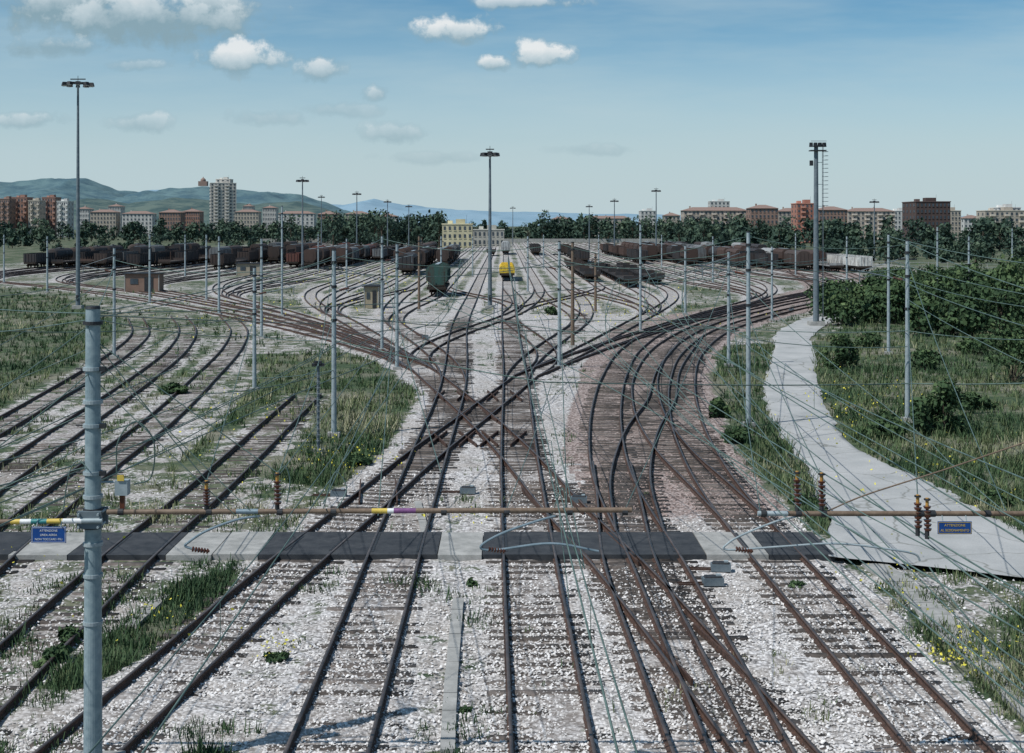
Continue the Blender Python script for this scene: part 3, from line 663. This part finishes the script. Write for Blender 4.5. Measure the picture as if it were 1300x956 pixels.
# ---------------- wagons ----------------
mw,nt,b=new_mat('wagon_paint'); oi=N(nt,'ShaderNodeObjectInfo'); co=objco(nt)
mp=N(nt,'ShaderNodeMapping'); mp.inputs['Scale'].default_value=(1,1,.35); nt.links.new(co,mp.inputs['Vector'])
rf=ramp(nt,noise(nt,1.6,5,.7,mp.outputs[0]),[(.42,0.0),(.68,.8)])
c=mix(nt,rf,oi.outputs['Color'],(.055,.036,.03)); nt.links.new(c,b.inputs['Base Color']); b.inputs['Roughness'].default_value=.8
m_under=simple('underframe',(.018,.015,.013),(.045,.034,.028),4,.9)
def under(mb,L):
    mb.box((0,0,1.05),(2.3,L,.22),m_under)
    for s in(-1.2,1.2): mb.box((s,0,1.0),(.1,L,.3),m_under)
    for by_ in(-L*.34,L*.34):
        for s in(-.95,.95): mb.box((s,by_,.55),(.14,2.5,.3),m_under)
        mb.box((0,by_,.7),(2.0,.5,.3),m_under)
        for dy in(-.9,.9):
            for s in(-.75,.75): mb.cyl((s-.06,by_+dy,.46),(s+.06,by_+dy,.46),.46,.46,m_rail,14)
            mb.cyl((-.9,by_+dy,.46),(.9,by_+dy,.46),.07,.07,m_under,6)
    for e in(-1,1):
        mb.box((0,e*(L/2+.03),1.05),(2.6,.12,.4),m_under)
        for s in(-.88,.88): mb.cyl((s,e*L/2,1.05),(s,e*(L/2+.6),1.05),.09,.09,m_under,8); mb.cyl((s,e*(L/2+.56),1.05),(s,e*(L/2+.62),1.05),.24,.24,m_under,12)
def w_open(L=12.5):
    mb=MB(); under(mb,L); h=1.9
    for s in(-1,1):
        mb.box((s*1.38,0,1.2+h/2),(.06,L,h),mw)
        for i in range(9): mb.box((s*1.44,-L/2+.3+i*(L-.6)/8,1.2+h/2),(.08,.12,h-.02),mw)
        mb.box((s*1.40,0,1.2+h+.04),(.14,L,.08),mw)
        mb.box((0,s*(L/2-.03),1.2+h/2),(2.7,.06,h),mw)
        for i in range(4): mb.box((-1+i*.67,s*(L/2+.04),1.2+h/2),(.1,.08,h-.05),mw)
    mb.box((0,0,1.22),(2.7,L-.1,.06),m_under); mb.box((0,0,1.6),(2.5,L-.4,.5),m_under); return mb.mesh('open_wagon')
def w_hopper(L=12.0):
    mb=MB(); under(mb,L)
    prof=[(-.7,1.15),(.7,1.15),(1.42,2.1),(1.42,3.5),(1.1,3.95),(.5,4.15),(-.5,4.15),(-1.1,3.95),(-1.42,3.5),(-1.42,2.1)]
    mb.prism(prof,-L/2+.8,L/2-.8,mw)
    for i in range(8):
        y=-L/2+1.1+i*(L-2.2)/7
        mb.prism([(x*1.03,(zz-2.6)*1.03+2.6) for x,zz in prof],y-.05,y+.05,mw)
    for e in(-1,1):
        for s in(-1.1,1.1): mb.box((s,e*(L/2-.15),2.2),(.08,.08,2.1),m_under)
        mb.box((0,e*(L/2-.45),1.4),(2.4,.6,.08),m_under)
        for i in range(7): mb.box((.9,e*(L/2-.1),1.4+i*.35),(.5,.04,.04),m_under)
    mb.box((0,0,4.22),(.5,L-2,.05),m_galv); return mb.mesh('hopper_wagon')
def w_tank(L=13.0):
    mb=MB(); under(mb,L); n=18
    def c_(y0,y1,r0,r1): mb.cyl((0,y0,2.6),(0,y1,2.6),r0,r1,mw,n)
    c_(-L/2+1.0,L/2-1.0,1.4,1.4); c_(L/2-1.0,L/2-.75,1.4,1.15); c_(L/2-.75,L/2-.62,1.15,.5); c_(-L/2+1.0,-L/2+.75,1.4,1.15); c_(-L/2+.75,-L/2+.62,1.15,.5)
    for i in range(5): y=-L/2+1.6+i*(L-3.2)/4; c_(y-.06,y+.06,1.43,1.43)
    mb.cyl((0,0,3.95),(0,0,4.3),.35,.35,mw,12); mb.box((0,0,4.08),(.9,3,.05),m_galv)
    for s in(-1,1):
        for y in(-L*.3,L*.3): mb.box((s*.8,y,1.45),(.5,.4,.6),m_under)
        for i in range(8): mb.box((s*1.48,.6,1.3+i*.33),(.03,.45,.03),m_galv)
    return mb.mesh('tank_wagon')
def w_box(L=13.5):
    mb=MB(); under(mb,L)
    mb.prism([(-1.42,1.18),(1.42,1.18),(1.42,3.3),(1.05,3.8),(.5,4.0),(-.5,4.0),(-1.05,3.8),(-1.42,3.3)],-L/2,L/2,mw)
    for s in(-1,1):
        mb.box((s*1.46,0,2.25),(.06,2.6,2.1),mw); mb.box((s*1.49,0,3.34),(.06,5.6,.07),m_under); mb.box((s*1.5,1.25,2.25),(.03,.06,2.0),m_under)
        for i in range(12):
            y=-L/2+.4+i*(L-.8)/11
            if abs(y)>1.5: mb.box((s*1.45,y,2.25),(.07,.09,2.1),mw)
        for i in range(3): mb.box((-.8+i*.8,s*(L/2+.03),2.4),(.08,.06,2.3),mw)
    return mb.mesh('covered_wagon')
def w_flat(L=14.0):
    mb=MB(); under(mb,L); mb.box((0,0,1.22),(2.75,L,.1),m_sleep)
    for s in(-1,1):
        for i in range(8): mb.box((s*1.4,-L/2+.5+i*(L-1)/7,1.65),(.08,.12,.95),mw)
        mb.box((0,s*(L/2-.05),1.5),(2.7,.08,.5),mw)
        mb.box((s*1.42,0,1.2),(.06,L,.22),mw)
    return mb.mesh('flat_wagon')
def w_yellow(L=20.0):
    mb=MB(); under(mb,L); n=6
    for k in range(n):
        mb.prism([(-1.35,1.2),(1.35,1.2),(1.35,2.1),(1.0,2.5),(-1.0,2.5),(-1.35,2.1)],-L/2+.3+k*(L-.6)/n,-L/2+.15+(k+1)*(L-.6)/n,mw)
        for i in range(3): yy=-L/2+.9+k*(L-.6)/n+i*1.0; mb.box((0,yy,2.54),(2.0,.12,.08),mw)
    return mb.mesh('covered_wagon')
ME={'open_wagon':w_open(),'hopper_wagon':w_hopper(),'tank_wagon':w_tank(),'covered_wagon':w_box(),'flat_wagon':w_flat()}
LEN={'open_wagon':13.8,'hopper_wagon':13.3,'tank_wagon':14.3,'covered_wagon':14.8,'flat_wagon':15.3}
COL={'rust':(.075,.048,.04),'brown':(.05,.038,.034),'red':(.13,.052,.042),'grey':(.13,.14,.145),'dark':(.026,.027,.03),'lgrey':(.30,.31,.31),'green':(.03,.10,.07),'blue':(.04,.08,.14),'white':(.5,.5,.48)}
def put(kind,x,y,col,me=None):
    o=bpy.data.objects.new(kind,me or ME[kind]); scene.collection.objects.link(o); o.location=(x,y,.2); g=random.uniform(.7,1.35); o.color=(*[k*g for k in col],1)
def row(j,Y0,n,kinds,cols_):
    y=Y0
    for i in range(n):
        k=random.choice(kinds)
        if random.random()<.08 and i>1: y+=10
        put(k,BX(j),y+LEN[k]/2,COL[random.choice(cols_)]); y+=LEN[k]
fl=['flat_wagon','open_wagon']
row(-22,296,6,['open_wagon','tank_wagon'],['dark','brown']); row(-21,300,7,fl,['dark','brown']); row(-20,305,7,['open_wagon','flat_wagon'],['dark','brown','rust'])
row(-19,300,8,['open_wagon','hopper_wagon'],['brown','grey','dark']); row(-17,292,9,['flat_wagon','open_wagon'],['rust','brown','dark']); row(-16,300,8,['open_wagon','flat_wagon'],['rust','brown','dark'])
row(-15,330,8,['open_wagon','covered_wagon'],['rust','brown','grey']); row(-13,288,5,['flat_wagon','open_wagon'],['brown','dark']); row(-12,330,6,['hopper_wagon','open_wagon'],['rust','red','brown','dark'])
row(-10,300,7,['hopper_wagon','open_wagon'],['rust','brown','red','dark']); row(-9,292,7,['hopper_wagon'],['rust','brown','grey']); row(-8,310,6,['hopper_wagon','covered_wagon'],['red','rust','grey'])
row(-7,350,5,['open_wagon'],['brown','grey']); row(-5,300,4,['hopper_wagon','covered_wagon'],['dark','rust']); row(-4,255,6,['hopper_wagon','covered_wagon'],['grey','dark','brown']); row(-3,300,6,['hopper_wagon','covered_wagon'],['brown','rust','grey'])
row(-5,370,5,['covered_wagon'],['brown','rust'])
put('hopper_wagon',BX(-2),186,(.03,.075,.065)); put('flat_wagon',BX(-1)+.3,420,COL['dark'])
put('covered_wagon',BX(0),240,(.70,.48,.04),w_yellow()); row(0,430,2,['covered_wagon'],['lgrey']); row(2,420,3,['open_wagon'],['dark'])
row(3,225,5,['flat_wagon'],['dark','brown']); row(4,205,5,['flat_wagon'],['dark']); row(5,215,4,['flat_wagon'],['dark','rust']); row(4,330,7,['open_wagon'],['brown','dark'])
row(7,330,7,['open_wagon'],['rust','dark']); row(8,350,6,['hopper_wagon'],['rust','brown']); row(9,310,8,['hopper_wagon','open_wagon'],['rust','dark','brown'])
row(10,330,8,['covered_wagon','open_wagon'],['rust','brown','grey']); row(11,300,9,['covered_wagon','hopper_wagon','tank_wagon'],['rust','grey','dark']); row(12,290,9,['open_wagon','covered_wagon'],['rust','dark','grey'])
row(13,280,9,['covered_wagon','hopper_wagon','open_wagon'],['rust','brown','lgrey','grey']); row(14,272,9,['open_wagon','covered_wagon','flat_wagon'],['dark','rust','lgrey','red']); row(15,268,3,['tank_wagon','open_wagon'],['dark','white','red']); row(15,320,7,['covered_wagon','open_wagon','tank_wagon'],['rust','brown','dark','lgrey'])

# ---------------- buildings ----------------
def wall(name,c): return simple(name,tuple(k*.8 for k in c),tuple(min(1,k*1.12) for k in c),.4,.9)
m_win=simple('window_glass',(.03,.04,.05),(.08,.10,.12),.5,.3); m_roof=simple('roof_tiles',(.18,.12,.10),(.27,.19,.16),1.5,.9)
def building(name,u0,u1,vt,Y,c,floors,bays,depth=14,roof='flat',balc=False,rz=0):
    w=(u1-u0)*Y/F; h=H-(vt-HV)*Y/F; x=((u0+u1)/2-CX)*Y/F; mb=MB(); mwall=wall('wall_'+name,c)
    mt=simple('trim_'+name,tuple(min(.7,k*1.3) for k in c),tuple(min(.75,k*1.5) for k in c),.5,.9)
    hr=2.2 if roof=='hip' else 0; hw=h-hr
    mb.box((0,0,hw/2),(w,depth,hw),mwall)
    fh=hw/floors; bw=w/bays
    for f in range(floors):
        for i in range(bays):
            xx=-w/2+(i+.5)*bw; zz=(f+.52)*fh
            mb.box((xx,-depth/2-.04,zz),(bw*.42,.16,fh*.48),m_win)
            mb.box((xx,-depth/2-.10,zz-fh*.28),(bw*.52,.24,fh*.05),mt)
            if balc and i%3==1: mb.box((xx,-depth/2-.75,zz-fh*.2),(bw*1.0,1.3,fh*.33),mt)
        nb2=max(2,int(depth/5))
        for i in range(nb2):
            yy=-depth/2+(i+.5)*depth/nb2
            for s in(-1,1): mb.box((s*(w/2+.04),yy,(f+.52)*fh),(.16,1.6,fh*.45),m_win)
        if balc: mb.box((0,-depth/2-.03,(f+1)*fh-.12),(w+.06,.14,.2),mt)
    if roof=='hip':
        k=mb.mi(m_roof); b0=len(mb.v); a=w/2+.6; d=depth/2+.6
        mb.v+=[(-a,-d,hw),(a,-d,hw),(a,d,hw),(-a,d,hw),(-a+d*.9,0,h),(a-d*.9,0,h)]
        for f in((0,1,5,4),(2,3,4,5)): mb.f.append(tuple(b0+i for i in f)); mb.m.append(k)
        for f in((1,2,5),(3,0,4)): mb.f.append(tuple(b0+i for i in f)); mb.m.append(k)
        mb.f.append((b0+3,b0+2,b0+1,b0)); mb.m.append(k)
        for i in range(max(1,int(w/14))): mb.box((-w/2+5+i*14,2,hw+1.9),(.9,.9,2),mwall)
    else:
        mb.box((0,0,hw+.2),(w+.5,depth+.5,.4),mt)
        mb.box((w*.1,0,hw+1.3),(min(5,w*.3),5,1.9),mwall); mb.box((-w*.25,1,hw+1.0),(2,3,1.3),mt)
        mb.cyl((w*.3,0,hw),(w*.3,0,hw+4),.06,.04,m_dark,5)
    mb.obj(name,(x,Y,0),rz)
brick=(.24,.16,.13); red=(.28,.17,.135); tan=(.36,.32,.27); pale=(.46,.45,.43)
building('high_rise_tower',267,299,233,1200,(.46,.43,.39),16,7,20,'flat',True,.25)
building('high_rise_wing',276,294,228,1212,(.48,.46,.42),17,3,14)
for a in [(4,16,253,1000,brick),(18,38,251,1020,red),(40,54,255,1010,tan),(57,74,251,1040,red),(76,90,256,1010,pale)]: building('brick_apartment_block',*a,7,5,14,'flat',True)
for a in [(100,116,262,1150,pale),(118,150,266,1100,tan),(140,156,259,1250,pale),(158,196,268,1100,pale),(205,232,266,980,brick),(234,256,265,1000,red),(300,330,266,1150,tan),(335,352,261,1250,pale),(355,400,268,1150,pale),(440,470,268,1000,tan),(405,430,268,950,brick),(310,322,259,1300,pale),(480,505,271,1000,pale),(-140,-95,262,1050,tan)]: building('apartment_block',*a,6,8,14,'hip')
building('signal_control_building',562,600,285,560,(.46,.42,.28),3,6,9,'flat'); building('depot_building',601,640,292,600,(.36,.35,.31),2,7,10,'flat')
building('apartment_block',866,948,263,820,(.38,.33,.28),6,16,14,'hip',True); building('brick_apartment_block',950,985,260,800,brick,6,7,14,'hip')
building('apartment_block',985,1016,264,840,tan,6,6,14,'hip'); building('brick_tower_block',1008,1034,259,700,(.33,.16,.12),8,5,14,'flat',True); building('brick_apartment_block',1036,1072,262,800,brick,6,8,14,'hip')
building('apartment_block',1073,1132,264,860,(.40,.35,.30),6,11,14,'hip',True); building('brown_office_block',1154,1197,257,650,(.08,.055,.05),7,9,22,'flat'); building('apartment_block',1198,1215,268,800,tan,6,4,14)
building('apartment_block',1245,1300,268,760,tan,5,9,14,'flat',True); building('apartment_block',1262,1290,264,780,pale,6,5,14); building('apartment_block',1310,1380,262,760,brick,6,9,14,'hip')
building('apartment_block',812,832,268,1100,pale,7,4,14); building('apartment_block',842,862,270,1000,tan,4,4,12,'hip'); building('apartment_block',900,925,256,1200,pale,9,5,12); building('apartment_block',740,800,274,1100,tan,4,8,12,'hip')
building('apartment_block',700,724,275,1150,pale,4,5,12,'hip'); building('apartment_block',1132,1150,268,950,pale,6,4,12,'flat')
building('apartment_block',1220,1244,273,900,pale,4,5,12,'hip'); building('apartment_block',-80,0,258,1000,brick,6,12,14,'hip')
def hut(u0,u1,vb,vt,c,name):
    x0,y=G(u0,vb); x1,_=G(u1,vb); w=x1-x0; h=(vb-vt)*y/F; mb=MB(); mm=wall('wall_'+name,c)
    mb.box((0,0,h/2),(w,2.6,h),mm); mb.box((0,0,h+.08),(w+.5,3.1,.16),m_dark); mb.box((w*.2,-1.32,h*.42),(w*.25,.08,h*.8),m_dark); mb.box((-w*.22,-1.32,h*.6),(w*.22,.08,h*.3),m_win)
    for s in(-1,1): mb.box((s*(w/2-.05),-1.31,h/2),(.12,.06,h),m_conc)
    mb.obj(name,((x0+x1)/2,y+1.3,0))
hut(462,481,392,364,(.32,.27,.19),'trackside_hut'); hut(158,202,371,348,(.20,.13,.10),'brick_hut'); hut(300,330,350,335,(.3,.26,.2),'trackside_hut')
mb=MB()
for i in range(60): mb.box((-130+i*4.5,726,1.0),(4.4,.25,2.2),m_conc)
mb.obj('boundary_wall')
mb=MB()
for i in range(40):
    X=75+i*3.0; Y=300-i*3.2; mb.box((X,Y,.9),(.1,.1,1.8),m_conc); mb.cyl((X,Y,1.7),(X+3,Y-3.2,1.7),.02,.02,m_galv,4); mb.cyl((X,Y,1.0),(X+3,Y-3.2,1.0),.02,.02,m_galv,4)
mb.obj('boundary_fence')

# ---------------- hills ----------------
def hills(name,Y,prof,depth,c1,c2,amp,sc):
    us=np.linspace(prof[0][0],prof[-1][0],300); hv=np.interp(us,[p[0] for p in prof],[p[1] for p in prof]); rows=30
    V=[]
    for r_ in range(rows):
        t=r_/(rows-1); s=math.sin(t*math.pi/2)
        yy=Y+depth*t; xx=(us-CX)*(Y+depth)/F
        top=H+(HV-hv)*(Y+depth)/F
        nz=(vn(xx,np.full_like(xx,yy),.004)-.5)*amp*2+(vn(xx,np.full_like(xx,yy),.012)-.5)*amp+(vn(xx,np.full_like(xx,yy),.04)-.5)*amp*.4
        V.append(np.c_[xx,np.full_like(xx,yy),top*s+nz*min(1,t*3)*(0.6 if t>.9 else 1)-5*(1-t)])
    V=np.concatenate(V); n=len(us); r_=np.arange(rows-1)[:,None]*n; k=np.arange(n-1)[None,:]
    m,nt,b=new_mat(name+'_hazed_cover'); co=objco(nt); c=ramp(nt,noise(nt,sc,8,.75,co),[(.42,c1),(.58,c2)]); nt.links.new(c,b.inputs['Base Color']); b.inputs['Roughness'].default_value=1  # bluish aerial haze is painted into the base colours of the hill cover
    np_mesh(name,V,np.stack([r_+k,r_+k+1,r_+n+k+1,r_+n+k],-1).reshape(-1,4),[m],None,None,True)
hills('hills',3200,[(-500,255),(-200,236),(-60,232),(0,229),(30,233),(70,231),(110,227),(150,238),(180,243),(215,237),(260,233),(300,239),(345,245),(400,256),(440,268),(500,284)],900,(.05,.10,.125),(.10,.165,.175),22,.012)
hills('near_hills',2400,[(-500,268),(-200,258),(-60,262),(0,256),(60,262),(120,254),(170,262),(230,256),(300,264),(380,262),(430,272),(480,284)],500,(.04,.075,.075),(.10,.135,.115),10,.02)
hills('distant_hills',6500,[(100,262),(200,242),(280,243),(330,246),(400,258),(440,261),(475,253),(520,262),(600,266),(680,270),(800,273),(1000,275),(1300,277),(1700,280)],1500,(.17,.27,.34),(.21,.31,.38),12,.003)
mb=MB(); x_,y_=(258-CX)*4000/F,4000; zb=H+(HV-234)*4000/F-4
mw2=wall('church_wall',(.25,.17,.14)); mb.box((0,0,6),(26,20,14),mw2); mb.cyl((0,0,13),(0,0,18),8,8,mw2,14); mb.cyl((0,0,18),(0,0,23),8,3,mw2,14); mb.cyl((0,0,23),(0,0,27),1.5,.5,mw2,8)
mb.obj('hilltop_church',(x_,y_,zb))

# ---------------- sky, sun, camera ----------------
w=bpy.data.worlds.new('World'); scene.world=w; w.use_nodes=True; nt=w.node_tree; bg=nt.nodes['Background']
try: w.cycles.sampling_method='MANUAL'; w.cycles.sample_map_resolution=256
except Exception as e: print(e)
sd=Vector((-0.62,-0.38,0.95)).normalized(); el=math.asin(sd.z); az=math.atan2(sd.x,sd.y)
sky=N(nt,'ShaderNodeTexSky'); sky.sky_type='NISHITA'; sky.sun_disc=False; sky.sun_elevation=el; sky.sun_rotation=az; sky.dust_density=1.0; sky.ozone_density=2.0
tc=N(nt,'ShaderNodeTexCoord').outputs['Generated']; sx=N(nt,'ShaderNodeSeparateXYZ'); nt.links.new(tc,sx.inputs[0])
X,Y,Z=sx.outputs; Yc=M(nt,'MAXIMUM',Y,0.05); px=M(nt,'DIVIDE',X,Yc); pz=M(nt,'DIVIDE',Z,Yc)
tint=ramp(nt,M(nt,'MULTIPLY',Z,5.0,clamp=True),[(0,(.75,.92,1.0)),(.4,(.55,.82,.95)),(.75,(.34,.66,.80)),(1,(.36,.66,.80))])
base=mix(nt,1.0,sky.outputs[0],tint,'MULTIPLY')
hz=ramp(nt,M(nt,'MULTIPLY',Z,4.0,clamp=True),[(0,.92),(.2,.74),(.38,.46),(.58,.14),(.8,0.0)])
base=mix(nt,hz,base,(4.35,5.30,5.65))
cx_=N(nt,'ShaderNodeCombineXYZ'); nt.links.new(px,cx_.inputs[0]); nt.links.new(pz,cx_.inputs[1])
cf=cx_.outputs[0]
mp=N(nt,'ShaderNodeMapping'); mp.inputs['Scale'].default_value=(2.2,13,1); mp.inputs['Rotation'].default_value=(0,0,.03); nt.links.new(cf,mp.inputs['Vector'])
st=noise(nt,1.3,5,.6,mp.outputs[0]); haze=ramp(nt,st,[(.42,0.0),(.70,.5)])
base=mix(nt,haze,base,(4.0,5.1,5.5))
nz=noise(nt,42,6,.62,cf); nzb=noise(nt,14,3,.5,cf)
tot=None; lit=None
for u,v,ru,rv,dn in [(578,37,56,18,1),(690,68,44,21,1),(627,79,22,11,.95),(303,72,56,20,.95),(410,86,30,16,.8),(480,118,24,12,.7),(90,4,110,42,1),(190,22,125,46,1),(262,10,64,34,1),(70,60,60,14,.7),(175,82,50,10,.5),(660,2,80,10,.85),(30,152,50,12,.6),(180,156,40,14,.5),(500,168,45,14,.5),(440,140,60,10,.35),(340,150,60,12,.4),(560,200,70,8,.3),(760,190,60,8,.3)]:
    a=M(nt,'DIVIDE',M(nt,'SUBTRACT',px,(u-CX)/F),ru/F); c=M(nt,'DIVIDE',M(nt,'SUBTRACT',pz,(HV-v)/F),rv/F)
    d=M(nt,'SQRT',M(nt,'ADD',M(nt,'MULTIPLY',a,a),M(nt,'MULTIPLY',c,c)))
    e=M(nt,'SUBTRACT',1.1,d); e=M(nt,'MULTIPLY_ADD',M(nt,'SUBTRACT',nz,.5),2.4,e); e=M(nt,'MULTIPLY_ADD',M(nt,'SUBTRACT',nzb,.5),1.2,e)
    g=M(nt,'MULTIPLY',M(nt,'MULTIPLY',e,1.8,clamp=True),dn)
    sh=M(nt,'MULTIPLY',g,M(nt,'MULTIPLY_ADD',c,.6,.22 if u<280 and v<70 else .58,clamp=True))
    tot=g if tot is None else M(nt,'MAXIMUM',tot,g); lit=sh if lit is None else M(nt,'MAXIMUM',lit,sh)
front=M(nt,'GREATER_THAN',Y,0.06); tot=M(nt,'MULTIPLY',tot,front)
cc=ramp(nt,M(nt,'MULTIPLY_ADD',M(nt,'SUBTRACT',nz,.5),.8,lit),[(.08,(.28,.42,.49)),(.42,(.60,.71,.76)),(.8,(.95,.97,.97))])
cc=mix(nt,1.0,cc,(7.4,7.4,7.4),'MULTIPLY')
fin=mix(nt,M(nt,'MULTIPLY',tot,.9),base,cc)
nt.links.new(fin,bg.inputs['Color']); bg.inputs['Strength'].default_value=.12
l=bpy.data.lights.new('sun','SUN'); l.energy=4.4; l.angle=math.radians(.5); l.color=(1,.975,.93)
lo=bpy.data.objects.new('sun',l); scene.collection.objects.link(lo); lo.rotation_euler=(-sd).to_track_quat('-Z','Y').to_euler()
cam=bpy.data.cameras.new('camera'); co_=bpy.data.objects.new('camera',cam); scene.collection.objects.link(co_)
cam.sensor_width=36; cam.lens=F/1300*36; cam.clip_end=20000; cam.clip_start=.5
cam.shift_x=(650-CX)/1300; cam.shift_y=-(478-HV)/1300
co_.location=(0,0,H); co_.rotation_euler=(math.pi/2,0,0); scene.camera=co_
scene.view_settings.view_transform='Standard'; scene.view_settings.look='None'; scene.view_settings.exposure=0
